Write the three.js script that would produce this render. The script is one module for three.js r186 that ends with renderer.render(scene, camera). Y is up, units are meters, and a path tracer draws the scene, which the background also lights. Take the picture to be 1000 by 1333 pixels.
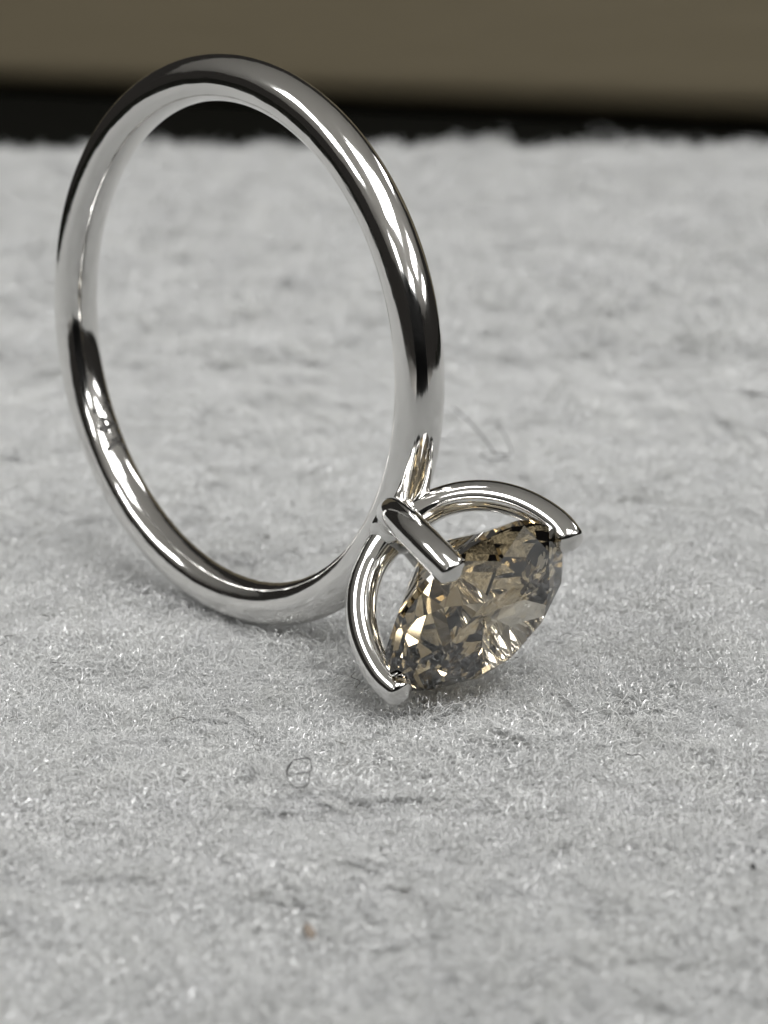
import * as THREE from 'three';
import { RoundedBoxGeometry } from 'three/addons/geometries/RoundedBoxGeometry.js';
import { mergeGeometries, mergeVertices } from 'three/addons/utils/BufferGeometryUtils.js';
import { RectAreaLightUniformsLib } from 'three/addons/lights/RectAreaLightUniformsLib.js';
import { FontLoader } from 'three/addons/loaders/FontLoader.js';
import { TextGeometry } from 'three/addons/geometries/TextGeometry.js';

const MM = 0.001;
const scene = new THREE.Scene();

// ---------------------------------------------------------------- camera (macro, 72 mm from the ring)
const camera = new THREE.PerspectiveCamera(28, 3 / 4, 0.004, 30);
camera.position.set(5.227 * MM, 23.319 * MM, 70.72 * MM);
camera.up.set(0.0105, 1, 0);
camera.lookAt(5.227 * MM, (23.319 - 26.4238) * MM, (70.72 - 96.4458) * MM);
camera.focus = 0.0658;
camera.userData.fStop = 100;

// ---------------------------------------------------------------- light: rows of ceiling troffers, a dim room round them
scene.background = new THREE.Color().setRGB(0.02, 0.0185, 0.017);
RectAreaLightUniformsLib.init();
const CEILING = 2.0, LAMP = 6.6;
// [x, z, width, length] of each fitting
const LAMPS = [[-1.95, 1.15, 0.85, 1.9, 'left, nearest'], [0.6, 1.4, 1.35, 1.8, 'wide one straight above the phone'], [3.0, 1.5, 1.0, 2.0, 'right, second from the ring'], [5.6, 1.5, 1.0, 2.0, 'far right'], [-1.2, 4.6, 0.85, 1.9, 'rear left'], [1.6, 4.6, 0.85, 1.9, 'rear right'], [2.2, -1.6, 0.4, 1.2, 'small one over the far end of the counter']];

const renderer = new THREE.WebGLRenderer({ antialias: true });
renderer.setSize(768, 1024);
renderer.toneMapping = THREE.LinearToneMapping;
renderer.toneMappingExposure = 1.05;
renderer.shadowMap.enabled = true;

// ---------------------------------------------------------------- helpers
function rng(seed) {
  let s = seed >>> 0;
  return () => { s = (s + 0x6d2b79f5) >>> 0; let t = Math.imul(s ^ (s >>> 15), 1 | s); t = (t + Math.imul(t ^ (t >>> 7), 61 | t)) ^ t; return ((t ^ (t >>> 14)) >>> 0) / 4294967296; };
}
const hash2 = (x, y, k) => { let h = Math.imul(x | 0, 374761393) ^ Math.imul(y | 0, 668265263) ^ Math.imul(k | 0, 974711); h = Math.imul(h ^ (h >>> 13), 1274126177); return ((h ^ (h >>> 16)) >>> 0) / 4294967296; };
function noise2(x, y, k = 0) {
  const i = Math.floor(x), j = Math.floor(y), u = x - i, v = y - j, a = u * u * (3 - 2 * u), b = v * v * (3 - 2 * v);
  const m = (p, q, t) => p + (q - p) * t;
  return m(m(hash2(i, j, k), hash2(i + 1, j, k), a), m(hash2(i, j + 1, k), hash2(i + 1, j + 1, k), a), b) * 2 - 1;
}
function tiled(x, y, nx, ny, k) {   // the same, repeating every nx by ny
  const i = Math.floor(x), j = Math.floor(y), u = x - i, v = y - j, a = u * u * (3 - 2 * u), b = v * v * (3 - 2 * v), h = (p, q) => hash2(((p % nx) + nx) % nx, ((q % ny) + ny) % ny, k), m = (p, q, t) => p + (q - p) * t;
  return m(m(h(i, j), h(i + 1, j), a), m(h(i, j + 1), h(i + 1, j + 1), a), b) * 2 - 1;
}
const counts = {};
const numbered = (n) => { const c = counts[n] = (counts[n] ?? -1) + 1; return c ? `${n}_${String(c).padStart(3, '0')}` : n; };
function shade(o) { o.traverse((m) => { if (m.isMesh) { m.castShadow = true; m.receiveShadow = true; } }); return o; }
function tag(o, label, category, group, kind) {
  o.userData.label = label;
  if (category) o.userData.category = category;
  if (group) o.userData.group = group;
  if (kind) o.userData.kind = kind;
  return o;
}
function part(name, geometry, material, parent) { const m = new THREE.Mesh(geometry, material); m.name = name; parent.add(m); return m; }

// a round rod swept along points (mm), radius(u), with a bevelled, slightly domed end at the last point
function rod(points, radius, sides = 40, dome = 0.1, bevel = 0.09) {
  const P = points, n = P.length, pos = [], idx = [];
  const tan = P.map((p, i) => P[Math.min(i + 1, n - 1)].clone().sub(P[Math.max(i - 1, 0)]).normalize());
  let N = new THREE.Vector3(0.31, 0.2, 0.93); N.sub(tan[0].clone().multiplyScalar(N.dot(tan[0]))).normalize();
  const ring = (c, t, nn, r) => { const b = t.clone().cross(nn); for (let k = 0; k < sides; k++) { const a = k / sides * 2 * Math.PI; const q = c.clone().addScaledVector(nn, r * Math.cos(a)).addScaledVector(b, r * Math.sin(a)); pos.push(q.x, q.y, q.z); } };
  let rings = 0;
  for (let i = 0; i < n; i++) {
    N.sub(tan[i].clone().multiplyScalar(N.dot(tan[i]))).normalize();
    ring(P[i], tan[i], N, radius(i / (n - 1))); rings++;
  }
  const e = P[n - 1], t = tan[n - 1], r = radius(1);
  const cap = [];
  for (let i = 1; i <= 5; i++) { const a = i / 5 * 1.45; cap.push([r - bevel + bevel * Math.cos(a), bevel * Math.sin(a)]); }
  for (let i = 1; i < 6; i++) { const q = 1 - i / 6; cap.push([(r - bevel) * q, bevel + dome * (1 - q * q)]); }
  for (const [rr, h] of cap) { ring(e.clone().addScaledVector(t, h), t, N, rr); rings++; }
  for (let i = 0; i + 1 < rings; i++) for (let k = 0; k < sides; k++) { const a = i * sides + k, b = i * sides + (k + 1) % sides; idx.push(a, b, b + sides, a, b + sides, a + sides); }
  const tip = e.clone().addScaledVector(t, bevel + dome); pos.push(tip.x, tip.y, tip.z);
  const last = (rings - 1) * sides; for (let k = 0; k < sides; k++) idx.push(last + k, last + (k + 1) % sides, rings * sides);
  pos.push(P[0].x, P[0].y, P[0].z); for (let k = 0; k < sides; k++) idx.push((k + 1) % sides, k, rings * sides + 1);
  const g = new THREE.BufferGeometry(); g.setAttribute('position', new THREE.Float32BufferAttribute(pos, 3)); g.setIndex(idx); g.computeVertexNormals();
  return g.scale(MM, MM, MM);
}
// a thin bent thread through points (mm)
function thread(points, r, segments = 60) { return new THREE.TubeGeometry(new THREE.CatmullRomCurve3(points.map((p) => new THREE.Vector3(...p))), segments, r, 6).scale(MM, MM, MM); }

// ---------------------------------------------------------------- textures
function dataTexture(w, h, f, srgb) {
  const d = new Uint8Array(w * h * 4);
  for (let y = 0; y < h; y++) for (let x = 0; x < w; x++) { const c = f(x, y), i = (y * w + x) * 4; for (let k = 0; k < 3; k++) d[i + k] = Math.max(0, Math.min(255, (Array.isArray(c) ? c[k] : c) * 255)); d[i + 3] = 255; }
  const t = new THREE.DataTexture(d, w, h); t.wrapS = t.wrapT = THREE.RepeatWrapping; t.magFilter = t.minFilter = THREE.LinearFilter;
  if (srgb) t.colorSpace = THREE.SRGBColorSpace;
  t.needsUpdate = true; return t;
}
// fine polishing marks that run along the band
const polish = dataTexture(1024, 256, (x, y) => 0.5 + 0.1 * tiled(x / 64, y / 2, 16, 128, 1) + 0.07 * tiled(x / 32, y / 6.4, 32, 40, 2) + 0.2 * tiled(x / 128, y / 51.2, 8, 5, 3));
polish.repeat.set(6, 1);
const plaster = dataTexture(256, 256, (x, y) => 0.5 + 0.25 * noise2(x / 5, y / 5, 4) + 0.2 * noise2(x / 23, y / 23, 5));

const M = {
  gold: new THREE.MeshPhysicalMaterial({ name: 'polished white gold', metalness: 1, color: new THREE.Color().setRGB(0.86, 0.85, 0.832), roughness: 0.085, bumpMap: polish, bumpScale: 0.000009 }),
  prongGold: new THREE.MeshPhysicalMaterial({ name: 'polished white gold prong', metalness: 1, color: new THREE.Color().setRGB(0.86, 0.85, 0.832), roughness: 0.075 }),
  stamp: new THREE.MeshStandardMaterial({ name: 'dark filled stamp', metalness: 0.3, color: new THREE.Color().setRGB(0.05, 0.047, 0.044), roughness: 0.45 }),
  gem: new THREE.MeshPhysicalMaterial({ name: 'champagne diamond', color: 0xffffff, transmission: 1, roughness: 0, ior: 2.417, thickness: 0.006, attenuationColor: new THREE.Color().setRGB(0.87, 0.755, 0.55), attenuationDistance: 0.006 }),
  flaw: new THREE.MeshStandardMaterial({ name: 'dark inclusion', color: new THREE.Color().setRGB(0.06, 0.045, 0.03), roughness: 0.5 }),
  feather: new THREE.MeshStandardMaterial({ name: 'pale feather', color: new THREE.Color().setRGB(0.6, 0.57, 0.5), roughness: 0.4 }),
  backing: new THREE.MeshStandardMaterial({ name: 'cloth backing', color: new THREE.Color().setRGB(0.6, 0.6, 0.585), roughness: 1 }),
  fibre: new THREE.MeshPhysicalMaterial({ name: 'white fibre', color: new THREE.Color().setRGB(0.82, 0.825, 0.825), roughness: 0.75, ior: 1.5, transmission: 0.32, thickness: 0 }),
  glint: new THREE.MeshPhysicalMaterial({ name: 'glossy white fibre', color: new THREE.Color().setRGB(0.82, 0.825, 0.825), roughness: 0.13, ior: 2.1, flatShading: true }),
  black: new THREE.MeshPhysicalMaterial({ specularIntensity: 0, name: 'black felt', color: new THREE.Color().setRGB(0.006, 0.006, 0.005), roughness: 1, bumpMap: plaster, bumpScale: 0.0002 }),
  box: new THREE.MeshStandardMaterial({ name: 'beige leatherette', color: new THREE.Color().setRGB(0.155, 0.13, 0.082), roughness: 0.6, bumpMap: plaster, bumpScale: 0.0001 }),
  lint: new THREE.MeshStandardMaterial({ name: 'dark lint', color: new THREE.Color().setRGB(0.06, 0.06, 0.06), roughness: 0.6 }),
  paleLint: new THREE.MeshStandardMaterial({ name: 'grey lint', color: new THREE.Color().setRGB(0.3, 0.3, 0.29), roughness: 0.6 }),
  crumb: new THREE.MeshStandardMaterial({ name: 'brown crumb', color: new THREE.Color().setRGB(0.24, 0.2, 0.165), roughness: 0.8 }),
  ceiling: new THREE.MeshStandardMaterial({ name: 'ceiling paint', color: new THREE.Color().setRGB(0.77, 0.77, 0.76), roughness: 1 }),
  floor: new THREE.MeshStandardMaterial({ name: 'shop floor', color: new THREE.Color().setRGB(0.42, 0.41, 0.39), roughness: 0.7 }),
  housing: new THREE.MeshStandardMaterial({ name: 'lamp housing', color: new THREE.Color().setRGB(0.8, 0.8, 0.8), roughness: 0.5 }),
  glow: new THREE.MeshStandardMaterial({ name: 'lamp diffuser', color: new THREE.Color().setRGB(0.8, 0.8, 0.8), emissive: new THREE.Color().setRGB(1, 0.98, 0.95), emissiveIntensity: 2 }),
  phone: new THREE.MeshPhysicalMaterial({ name: 'black phone', color: new THREE.Color().setRGB(0.008, 0.008, 0.009), roughness: 0.35 }),
};

// ---------------------------------------------------------------- the room that the metal mirrors: ceiling, lamps, floor
{
  const c = new THREE.Mesh(new THREE.BoxGeometry(13, 0.1, 9), M.ceiling); c.name = 'ceiling'; c.position.set(0.9, CEILING + 0.11, 2.25); c.userData.kind = 'structure'; scene.add(c);
  const f = new THREE.Mesh(new THREE.BoxGeometry(16, 0.1, 14), M.floor); f.name = 'floor'; f.position.set(0.5, -1.0, 0.5); f.userData.kind = 'structure'; scene.add(f);
  for (const [x, z, wide, long, where] of LAMPS) {
    const g = new THREE.Group(); g.name = numbered('ceiling_light'); g.position.set(x, CEILING, z);
    tag(g, `white ceiling light panel, ${where}`, 'ceiling light', 'ceiling lights above the counter');
    part('housing', new RoundedBoxGeometry(wide + 0.06, 0.05, long + 0.06, 2, 0.01).translate(0, 0.03, 0), M.housing, g);
    part('diffuser', new RoundedBoxGeometry(wide, 0.03, long, 2, 0.01).translate(0, -0.005, 0), M.glow, g);
    shade(g); scene.add(g);
    const l = new THREE.RectAreaLight(new THREE.Color().setRGB(1, 1, 0.998), LAMP, wide, long);
    l.position.set(x, CEILING - 0.025, z); l.rotation.x = -Math.PI / 2; scene.add(l);
  }
}

// ---------------------------------------------------------------- counter, cloth, case behind
const CLOTH = { x0: -95, x1: 95, z0: -177, z1: 46, base: -0.42 };
const swell = (x, z) => { const p = 0.8 * x + 0.6 * z, q = 0.8 * z - 0.6 * x, r = 0.35 * x - 0.94 * z, s = 0.35 * z + 0.94 * x; return 0.12 * noise2(p / 13, q / 13, 11) + 0.11 * noise2(r / 4.3, s / 4.3, 12) + 0.095 * noise2(p / 1.7, q / 1.7, 13); };
const farEdge = (x) => CLOTH.z0 + 0.095 * x;
const clothY = (x, z) => {
  const calm = Math.min(1, Math.hypot(x - 5, z - 2) / 24), edge = Math.max(0, Math.min(1, (z - farEdge(x)) / 3));
  return CLOTH.base + swell(x, z) * (0.3 + 0.7 * calm) - 1.6 * (1 - Math.sqrt(Math.max(0, 1 - (1 - edge) ** 2)));
};
{
  const t = new THREE.Mesh(new RoundedBoxGeometry(1.6, 0.03, 0.9, 3, 0.004).translate(0, -0.015 - 0.0042, -0.39), M.black); t.name = 'counter_top'; t.userData.kind = 'structure'; shade(t); scene.add(t);

  const cloth = new THREE.Group(); cloth.name = 'plush_cloth'; cloth.userData.kind = 'structure'; scene.add(cloth);
  const nx = 190, nz = 232, pos = [], uv = [], idx = [];
  for (let j = 0; j <= nz; j++) for (let i = 0; i <= nx; i++) {
    const x = CLOTH.x0 + (CLOTH.x1 - CLOTH.x0) * i / nx, z = farEdge(x) + (CLOTH.z1 - farEdge(x)) * j / nz;
    pos.push(x * MM, (clothY(x, z) - 0.3) * MM, z * MM); uv.push(x * MM, z * MM);
  }
  for (let j = 0; j < nz; j++) for (let i = 0; i < nx; i++) { const a = j * (nx + 1) + i, b = a + nx + 1; idx.push(a, b, a + 1, a + 1, b, b + 1); }
  // skirt down to the counter
  const rim = []; for (let i = 0; i <= nx; i++) rim.push(i); for (let j = 1; j <= nz; j++) rim.push(j * (nx + 1) + nx); for (let i = nx - 1; i >= 0; i--) rim.push(nz * (nx + 1) + i); for (let j = nz - 1; j >= 1; j--) rim.push(j * (nx + 1));
  const s0 = pos.length / 3; for (const r of rim) { pos.push(pos[r * 3], -0.0041, pos[r * 3 + 2]); uv.push(uv[r * 2], uv[r * 2 + 1] + 0.004); }
  rim.forEach((r, k) => { const k2 = (k + 1) % rim.length; idx.push(r, rim[k2], s0 + k2, r, s0 + k2, s0 + k); });
  const g = new THREE.BufferGeometry(); g.setAttribute('position', new THREE.Float32BufferAttribute(pos, 3)); g.setAttribute('uv', new THREE.Float32BufferAttribute(uv, 2)); g.setIndex(idx); g.computeVertexNormals();
  part('backing', g, M.backing, cloth);

  // the pile: curled fibres in clumps
  const R = rng(77);
  function clump(count, radius, thick, tall, SEG = 7, rise = 0) {
    const P = [], I = [], Nn = [], SIDES = 3;
    for (let f = 0; f < count; f++) {
      const rr = radius * Math.sqrt(R()), an = R() * 6.283; let x = rr * Math.cos(an), z = rr * Math.sin(an), y = -0.15 + rise * (0.4 + 0.6 * R());
      let head = R() * 6.283, lift = 0.5 + 0.9 * R(); const curl = (R() - 0.5) * 3.4, droop = 0.14 + 0.28 * R(), len = tall * (0.45 + 1.3 * R() ** 2 + 0.3 * R()), st = len / SEG, w = thick * (0.6 + 0.7 * R());
      const base = P.length / 3;
      for (let s = 0; s <= SEG; s++) {
        const d = new THREE.Vector3(Math.cos(head) * Math.cos(lift), Math.sin(lift), Math.sin(head) * Math.cos(lift));
        const a = new THREE.Vector3(-Math.sin(head), 0, Math.cos(head)), b = d.clone().cross(a), wt = w * (s === SEG ? 0.5 : 1);
        for (let k = 0; k < SIDES; k++) { const c = Math.cos(k * 2.0944), q = Math.sin(k * 2.0944); const n = a.clone().multiplyScalar(c).addScaledVector(b, q); P.push(x + n.x * wt, y + n.y * wt, z + n.z * wt); Nn.push(n.x, n.y, n.z); }
        x += d.x * st; y += d.y * st; z += d.z * st; head += curl * 0.45 + (R() - 0.5) * 0.7; lift -= droop + (R() - 0.5) * 0.5; if (y < -0.05) lift = Math.max(lift, 0.1);
      }
      for (let s = 0; s < SEG; s++) for (let k = 0; k < SIDES; k++) { const p = base + s * SIDES + k, q = base + s * SIDES + (k + 1) % SIDES; I.push(p, q, q + SIDES, p, q + SIDES, p + SIDES); }
    }
    const g = new THREE.BufferGeometry(); g.setAttribute('position', new THREE.Float32BufferAttribute(P, 3)); g.setAttribute('normal', new THREE.Float32BufferAttribute(Nn, 3)); g.setIndex(I);
    return g.scale(MM, MM, MM);
  }
  function sow(geometry, spots, material = M.fibre) {
    const m = new THREE.InstancedMesh(geometry, material, spots.length); m.name = 'pile'; m.userData.kind = 'stuff';
    const q = new THREE.Quaternion(), e = new THREE.Euler(), A = new THREE.Matrix4(), v = new THREE.Vector3(), sc = new THREE.Vector3(), spin = new THREE.Quaternion(), Y = new THREE.Vector3(0, 1, 0), col = new THREE.Color();
    spots.forEach(([x, z, s], i) => {
      const lean = Math.min(0.8, 0.3 + Math.max(0, Math.hypot(x - 5, z - 4) - 24) * 0.012);
      // the nap leans this way and that in patches
      e.set((R() - 0.5) * 0.6 + lean * noise2(x / 2.3, z / 2.3, 51), 0, (R() - 0.5) * 0.6 + lean * noise2(x / 2.3, z / 2.3, 52)); q.setFromEuler(e).multiply(spin.setFromAxisAngle(Y, R() * 6.283)); const k = s * (0.8 + 0.4 * R());
      m.setMatrixAt(i, A.compose(v.set(x * MM, clothY(x, z) * MM, z * MM), q, sc.set(k, k * (0.8 + 0.4 * R()), k)));
      const c = 0.93 + 0.07 * R(); m.setColorAt(i, col.setRGB(c, c, c * (0.985 + 0.015 * R())));
    });
    m.castShadow = m.receiveShadow = true; cloth.add(m);
  }
  const near = [[], [], []], far = [[], []];
  const inNear = (x, z) => z > -48 && Math.abs(x - 4) < 30;
  for (let z = CLOTH.z0 + 0.6; z < CLOTH.z1; z += 0.72) for (let x = -30; x < 38; x += 0.72) { const a = x + (R() - 0.5) * 0.9, b = z + (R() - 0.5) * 0.9; if (inNear(a, b) && b < CLOTH.z1) near[Math.floor(R() * 3)].push([a, b, 0.92 + 0.35 * noise2(a / 2.2, b / 2.2, 31)]); }
  for (let z = CLOTH.z0 - 9; z < CLOTH.z1; z += 1.15) for (let x = CLOTH.x0; x < CLOTH.x1; x += 1.15) { const a = x + (R() - 0.5) * 1.3, b = z + (R() - 0.5) * 1.2; if (!inNear(a, b) && b > farEdge(a) && b < CLOTH.z1) far[Math.floor(R() * 2)].push([a, b, 1.45 + 0.6 * noise2(a / 2.1, b / 2.1, 32)]); }
  for (const s of near) { sow(clump(360, 1.0, 0.0118, 0.52), s); sow(clump(46, 1.0, 0.015, 0.12, 2, 0.5).toNonIndexed(), s, M.glint); }
  for (const s of far) { sow(clump(200, 1.0, 0.021, 0.7), s); }
  // tufts and stray ends that stand up along the far edge
  const tufts = []; for (let x = CLOTH.x0 + 1; x < CLOTH.x1; x += 0.55) { const k = 0.5 + 0.5 * noise2(x / 1.6, 3.3, 41) + 0.3 * noise2(x / 5, 1.7, 42); if (k > 0.35) tufts.push([x, farEdge(x) + 2.5 + 3 * R(), 1.1 + 1.6 * k]); }
  sow(clump(200, 0.8, 0.02, 0.8), tufts);
  const strays = [], stray = (x, h, w) => {
    const z = farEdge(x) + 2 + 4 * R(), y = clothY(x, z), b = () => (R() - 0.5) * 0.7;
    strays.push(thread([[x, y, z], [x + w * 0.2 + b(), y + h * 0.5, z], [x + w * 0.5 + b(), y + h * 0.8, z + b()], [x + w * 0.9, y + h, z + b()]], 0.022, 20));
  };
  for (const [x, h, w] of [[33, 4, -2.4], [34.5, 3.4, -3.2], [35.5, 3.2, -3.4], [29.5, 3.9, 0.4], [44, 2.8, -2.4], [47, 2.4, 1.5], [57, 2.2, -1.2]]) stray(x, h, w);
  for (let i = 0; i < 130; i++) stray(-75 + 150 * R(), 0.9 + 1.3 * R() * R(), (R() - 0.5) * 2.6);
  const st = part('stray_fibre', mergeGeometries(strays), M.fibre, cloth); st.userData.kind = 'stuff';
  // fine dust and lint too small to count
  {
    const n = 260, d = new THREE.InstancedMesh(thread([[-0.3, 0, 0], [-0.1, 0.04, 0.07], [0.12, 0.03, -0.05], [0.3, 0, 0.04]], 0.009, 12), M.paleLint, n), A = new THREE.Matrix4(), c = new THREE.Color();
    for (let i = 0; i < n; i++) {
      const z = 38 - 175 * R() ** 1.5, x = 5 + (R() - 0.5) * (44 + 0.5 * (40 - z)), k = 0.4 + 0.9 * R();
      d.setMatrixAt(i, A.compose(new THREE.Vector3(x * MM, (clothY(x, z) + 0.42 + 0.12 * R()) * MM, z * MM), new THREE.Quaternion().setFromEuler(new THREE.Euler((R() - 0.5) * 0.5, R() * 6.283, (R() - 0.5) * 0.7)), new THREE.Vector3(k, 1 + k, k * (0.3 + 2.4 * R()))));
      const g = 0.25 + 0.6 * R(); d.setColorAt(i, c.setRGB(g, g * 0.99, g * 0.97));
    }
    d.name = 'dust'; d.userData.kind = 'stuff'; d.castShadow = d.receiveShadow = true; cloth.add(d);
  }

  // the beige case behind the cloth, turned so that its right end is nearer
  const g2 = new THREE.Group(); g2.name = 'display_case'; tag(g2, 'blurred beige leatherette case standing on the black counter behind the cloth', 'case');
  const a0 = new THREE.Vector3(-85, 0, 70.7 - 432), a1 = new THREE.Vector3(74, 0, 70.7 - 304), mid = a0.clone().add(a1).multiplyScalar(0.5), yaw = Math.atan2(-(a1.z - a0.z), a1.x - a0.x);
  g2.position.set(mid.x * MM, -0.0042, mid.z * MM); g2.rotation.y = yaw;
  part('body', new RoundedBoxGeometry(0.42, 0.075, 0.2, 8, 0.007).translate(0, 0.0378, -0.1), M.box, g2);
  part('lid', new RoundedBoxGeometry(0.424, 0.03, 0.204, 4, 0.004).translate(0, 0.0905, -0.1), M.box, g2);
  shade(g2); scene.add(g2);
}

// ---------------------------------------------------------------- the phone that takes the picture: the metal mirrors it as a black shape
{
  const g = new THREE.Group(); g.name = 'smartphone'; tag(g, 'black smartphone held upright in front of the ring', 'phone');
  g.position.copy(camera.position); g.quaternion.copy(camera.quaternion);
  part('body', new RoundedBoxGeometry(0.076, 0.155, 0.009, 5, 0.004).translate(0.018, -0.062, 0.009), M.phone, g);
  part('camera_bump', new RoundedBoxGeometry(0.03, 0.014, 0.002, 3, 0.0009).translate(0.002, 0, 0.0037), M.phone, g);
  shade(g); scene.add(g);
}

// ---------------------------------------------------------------- the ring
const ring = new THREE.Group(); ring.name = 'solitaire_ring';
tag(ring, 'polished white gold solitaire ring with round brown diamond standing on white plush cloth', 'ring');
ring.rotation.y = -45.834 * Math.PI / 180; scene.add(ring);
const RC = new THREE.Vector3(0, 10, 0), RM = 9.2;   // mm, in the ring's own axes: the band lies in x-y
{
  // band: a rounded section, flatter inside
  const NU = 360, NV = 56, pos = [], uv = [], idx = [];
  for (let i = 0; i <= NU; i++) for (let j = 0; j <= NV; j++) {
    const u = i / NU * 2 * Math.PI, v = j / NV * 2 * Math.PI, c = Math.cos(v), s = Math.sin(v);
    const rad = c > 0 ? 0.8 * c : -0.77 * Math.abs(c) ** 0.78, ax = 0.8 * s, r = RM + rad;
    pos.push(r * Math.cos(u) * MM, (RC.y + r * Math.sin(u)) * MM, ax * MM); uv.push(i / NU, j / NV);
  }
  for (let i = 0; i < NU; i++) for (let j = 0; j < NV; j++) { const a = i * (NV + 1) + j, b = a + NV + 1; idx.push(a, b, a + 1, a + 1, b, b + 1); }
  let g = new THREE.BufferGeometry(); g.setAttribute('position', new THREE.Float32BufferAttribute(pos, 3)); g.setAttribute('uv', new THREE.Float32BufferAttribute(uv, 2)); g.setIndex(idx); g.computeVertexNormals();
  // one normal along both seams
  const N = g.attributes.normal, V = new THREE.Vector3(), W = new THREE.Vector3();
  const weld = (a, b) => { V.fromBufferAttribute(N, a).add(W.fromBufferAttribute(N, b)).normalize(); N.setXYZ(a, V.x, V.y, V.z); N.setXYZ(b, V.x, V.y, V.z); };
  for (let j = 0; j <= NV; j++) weld(j, NU * (NV + 1) + j);
  for (let i = 0; i <= NU; i++) weld(i * (NV + 1), i * (NV + 1) + NV);
  part('shank', g, M.gold, ring);
}
// head axes in the ring's own axes
const hn = new THREE.Vector3(0.87725, -0.47805, 0.0436).normalize(), ht = new THREE.Vector3(0.4785, 0.87809, 0).normalize();
const hb = ht.clone().cross(hn).negate(); if (hb.z < 0) hb.negate();
const H = 14.09, RG = 3.465;
const headAt = (x, y, h) => RC.clone().addScaledVector(hn, h).addScaledVector(ht, x).addScaledVector(hb, y);
{
  for (const k of [3, 1, -1, -3]) {
    const a = k * Math.PI / 4 + 0.02, pts = [];
    // a quarter ellipse out from the band, then bent in over the rim of the stone
    for (let i = 0; i <= 70; i++) {
      const u = i / 70 * (k === -3 ? 0.86 : 1), s = u * Math.PI / 2, bend = Math.max(0, u - 0.9) / 0.1;
      const r = (RG + 0.2) * Math.sin(s) ** 0.95 - 0.09 * bend ** 2, h = 9.95 + (H + 0.22 - 9.95) * (1 - Math.cos(s) ** 0.92);
      pts.push(headAt(r * Math.cos(a), r * Math.sin(a), h));
    }
    part('prong', rod(pts, (u) => 0.515 + 0.12 * Math.max(0, 1 - u * 4), 44, 0.12, k === 1 ? 0.22 : 0.3), M.prongGold, ring);
  }
  // the small seat where the prongs meet the band
  const prof = [[0, 9.4], [0.94, 9.5], [0.95, 10.0], [0.86, 10.34], [0.6, 10.6], [0.3, 10.72], [0, 10.75]].map(([r, h]) => new THREE.Vector2(r, h));
  const seat = new THREE.LatheGeometry(new THREE.SplineCurve(prof).getPoints(30).map((p) => new THREE.Vector2(Math.max(p.x, 0), p.y)), 40);
  seat.applyMatrix4(new THREE.Matrix4().makeBasis(hb, hn, ht).setPosition(RC)).scale(MM, MM, MM);
  part('prong_base', seat, M.prongGold, ring);
}
// the round brilliant, facet by facet
{
  const rt = 0.6, hc = 0.29, rs = 0.84, gd = 0.075, hp = 0.86, rl = 0.42, tris = [];
  const at = (r, deg, z) => { const a = deg * Math.PI / 180; return headAt(RG * r * Math.cos(a), RG * r * Math.sin(a), H + RG * z); };
  const face = (...p) => { for (let i = 1; i + 1 < p.length; i++) tris.push(p[0], p[i], p[i + 1]); };
  const D = 45, TW = -4;
  const zs = hc * (1 - rs * Math.cos(Math.PI / 8)) / (1 - rt), zl = -gd - (hp - gd) * (1 - rl * Math.cos(Math.PI / 8));
  const table = []; for (let k = 0; k < 8; k++) table.push(at(rt, TW + k * D, hc));
  face(...table);
  for (let k = 0; k < 8; k++) {
    const d = TW + k * D, T = at(rt, d, hc), T2 = at(rt, d + D, hc), S = at(rs, d + D / 2, zs), S0 = at(rs, d - D / 2, zs), G = at(1, d, 0), Gh = at(1, d + D / 2, 0), G2 = at(1, d + D, 0);
    const B = at(1, d, -gd), Bh = at(1, d + D / 2, -gd), B2 = at(1, d + D, -gd), L = at(rl, d + D / 2, zl), L0 = at(rl, d - D / 2, zl), C = at(0, 0, -hp);
    face(T, S, T2); face(T, S0, G, S); face(B, L0, C, L);
    // the girdle is round: the facets beside it end in shallow scallops
    for (const [g0, h0, b0, c0, e] of [[G, Gh, B, Bh, d], [Gh, G2, Bh, B2, d + D / 2]]) {
      const top = [g0], low = [b0], mD = d + D / 2, flat = (r, deg, z) => new THREE.Vector3(r * Math.cos(deg * Math.PI / 180), r * Math.sin(deg * Math.PI / 180), z);
      const cut = (apex, z) => { const P = new THREE.Plane().setFromCoplanarPoints(flat(1, e, z), flat(1, e + D / 2, z), apex), n = P.normal; return (deg) => { const v = flat(1, deg, 0); return -(P.constant + n.x * v.x + n.y * v.y) / n.z; }; };
      const up = cut(flat(rs, mD, zs), 0), dn = cut(flat(rl, mD, zl), -gd);
      for (let q = 1; q < 4; q++) { const a = e + q / 4 * D / 2; top.push(at(1, a, up(a))); low.push(at(1, a, dn(a))); }
      top.push(h0); low.push(c0);
      for (let q = 0; q < 4; q++) { face(top[q], top[q + 1], S); face(low[q], low[q + 1], L); face(top[q], low[q], low[q + 1], top[q + 1]); }
    }
  }
  // turn every face outward
  const mid = headAt(0, 0, H - 0.25 * RG), pos = [];
  for (let i = 0; i < tris.length; i += 3) {
    let [a, b, c] = tris.slice(i, i + 3); const n = b.clone().sub(a).cross(c.clone().sub(a));
    if (n.dot(a.clone().add(b).add(c).divideScalar(3).sub(mid)) < 0) [b, c] = [c, b];
    for (const p of [a, b, c]) pos.push(p.x * MM, p.y * MM, p.z * MM);
  }
  const weldable = new THREE.BufferGeometry(); weldable.setAttribute('position', new THREE.Float32BufferAttribute(pos, 3)); weldable.computeVertexNormals();
  const gem = part('gemstone', weldable, M.gem, ring); tag(gem, 'round brilliant champagne brown diamond');
}
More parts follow.
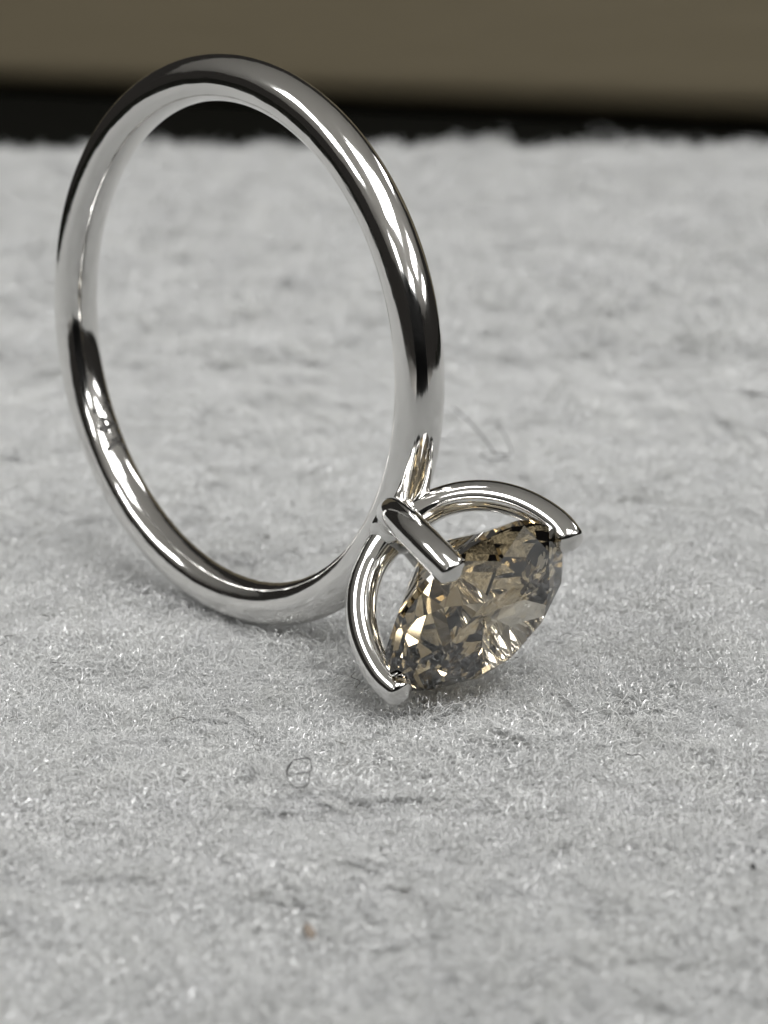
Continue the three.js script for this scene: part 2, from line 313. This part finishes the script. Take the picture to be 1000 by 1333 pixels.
// flaws inside the stone, under the right prong
{
  const R = rng(5), flake = (size, thin) => {
    const n = 9, sh = []; for (let i = 0; i < n; i++) { const a = i / n * 6.283, r = size * (0.35 + 0.75 * R()); sh.push(new THREE.Vector2(r * Math.cos(a) * 1.5, r * Math.sin(a) * 0.7)); }
    return new THREE.ExtrudeGeometry(new THREE.Shape(sh), { depth: thin, bevelEnabled: false }).translate(0, 0, -thin / 2);
  };
  const gem = ring.getObjectByName('gemstone');
  for (let i = 0; i < 11; i++) {
    const a = (-52 + 34 * R()) * Math.PI / 180, r = RG * (0.42 + 0.3 * R()), c = headAt(r * Math.cos(a), r * Math.sin(a), H + RG * (0.1 - 0.3 * R()));
    const g = flake(0.1 + 0.2 * R(), 0.012); g.applyMatrix4(new THREE.Matrix4().compose(c, new THREE.Quaternion().setFromEuler(new THREE.Euler(R() * 3, R() * 3, R() * 3)), new THREE.Vector3(1, 1, 1))).scale(MM, MM, MM);
    part('inclusion', g, i % 3 ? M.flaw : M.feather, gem);
  }
}
// the stamp inside the band
{
  const font = await new FontLoader().loadAsync('fonts/droid/droid_sans_bold.typeface.json');
  const g = new TextGeometry('14K', { font, size: 0.86, depth: 0.07, curveSegments: 5, bevelEnabled: true, bevelThickness: 0.012, bevelSize: 0.012, bevelSegments: 1 });
  g.computeBoundingBox(); const b = g.boundingBox; g.translate(-(b.min.x + b.max.x) / 2, -(b.min.y + b.max.y) / 2, 0);
  const P = g.attributes.position;
  for (let i = 0; i < P.count; i++) {
    const y = P.getY(i), a = -151.6 * Math.PI / 180 + P.getX(i) / 8.42, r = RM - 0.77 * (1 - Math.min(0.98, Math.abs(y) / 0.8) ** 2) ** 0.39 - P.getZ(i) + 0.056;
    P.setXYZ(i, r * Math.cos(a), 10 + r * Math.sin(a), -y);
  }
  g.scale(MM, MM, MM); g.computeVertexNormals(); part('hallmark', g, M.stamp, ring);
}
// ---------------------------------------------------------------- lint on the cloth
{
  const up = 0.88, lay = (pts, dy = 0) => pts.map(([x, z, h = 0]) => [x, clothY(x, z) + up + dy + h, z]);
  const lint = (pts, r, material, label, dy) => { const m = new THREE.Mesh(thread(lay(pts, dy), r), material); m.name = numbered('lint_fibre'); tag(m, label, 'lint'); shade(m); scene.add(m); };
  lint([[8.72, -29.06, 0.8], [9.44, -26.22, 0.7], [10.04, -23.52, 0.4], [10.41, -21.56, 0.2]], 0.03, M.lint, 'long thin grey hair on the cloth between the band and the right prong');
  lint([[10.75, -25.68, 0.6], [11.08, -23.78, 0.4], [11.13, -22.27], [10.29, -22.6], [9.77, -22.33], [10.22, -21.42], [11, -21.39, 0.1]], 0.026, M.lint, 'small dark curled fibre beside the lower end of the long grey hair');
  lint([[2.5, 14.88], [2.9, 14.78], [3.04, 15.36], [3.01, 15.93], [2.76, 15.92], [2.46, 16.14], [2.34, 15.6], [2.5, 14.98], [2.36, 15.8], [2.43, 16.47], [2.67, 16.97], [2.93, 16.87], [3.02, 16.26], [3, 15.81]], 0.017, M.lint, 'dark fibre curled into a figure nine on the cloth below the left prong');
  lint([[14.84, 7.1], [15.4, 7.04], [15.88, 7.2]], 0.016, M.paleLint, 'short grey straight fibre lying level on the cloth right of the diamond');
  lint([[22.67, -25.62], [22.81, -23.26]], 0.03, M.paleLint, 'short grey fibre near the right edge beside the end of the right prong');
  lint([[1.34, 21.74, 0.1], [1.74, 22.74]], 0.017, M.lint, 'short dark slanting fibre on the cloth above the crumb');
  lint([[14.36, -37.23], [15.19, -39.61, 0.2], [15, -36.02]], 0.028, M.paleLint, 'small grey hooked fibre high on the cloth right of the band');
  lint([[-5.92, 5.86], [-5.46, 6.02]], 0.016, M.lint, 'tiny dark fibre on the cloth left of the foot of the band');
  lint([[4.46, 12.39], [4.4, 13.14], [4.81, 13.34], [5.15, 13.22]], 0.015, M.paleLint, 'grey fibre bent like a hook on the cloth right below the left prong tip');
  lint([[-6.6, 11.6], [-6.3, 11.05], [-6.15, 11.3], [-6.4, 11.5]], 0.016, M.paleLint, 'small grey loop of fibre at the left edge of the cloth');
  const crumb = (x, z, r, material, label, seed) => {
    const R = rng(seed), g = new THREE.IcosahedronGeometry(r, 2), P = g.attributes.position;
    for (let i = 0; i < P.count; i++) { const k = 1 + 0.35 * noise2(P.getX(i) / r * 1.4 + seed, P.getY(i) / r * 1.4 + P.getZ(i) / r * 2.1, seed); P.setXYZ(i, P.getX(i) * k * 0.7, P.getY(i) * k * 0.8, P.getZ(i) * k * 1.5); }
    g.computeVertexNormals(); const m = new THREE.Mesh(g.scale(MM, MM, MM), material); m.name = numbered('crumb'); m.position.set(x * MM, (clothY(x, z) + 0.55) * MM, z * MM); m.rotation.y = R() * 0.6; tag(m, label, 'crumb'); shade(m); scene.add(m);
  };
  crumb(3.3, 24.91, 0.2, M.crumb, 'tiny brown crumb on the cloth at the bottom of the picture', 3);
  crumb(14.67, 21.92, 0.09, M.lint, 'tiny dark speck on the cloth near the lower right edge', 8);
}
ring.traverse((m) => { if (m.isMesh) { m.castShadow = m.receiveShadow = true; } });

renderer.render(scene, camera);
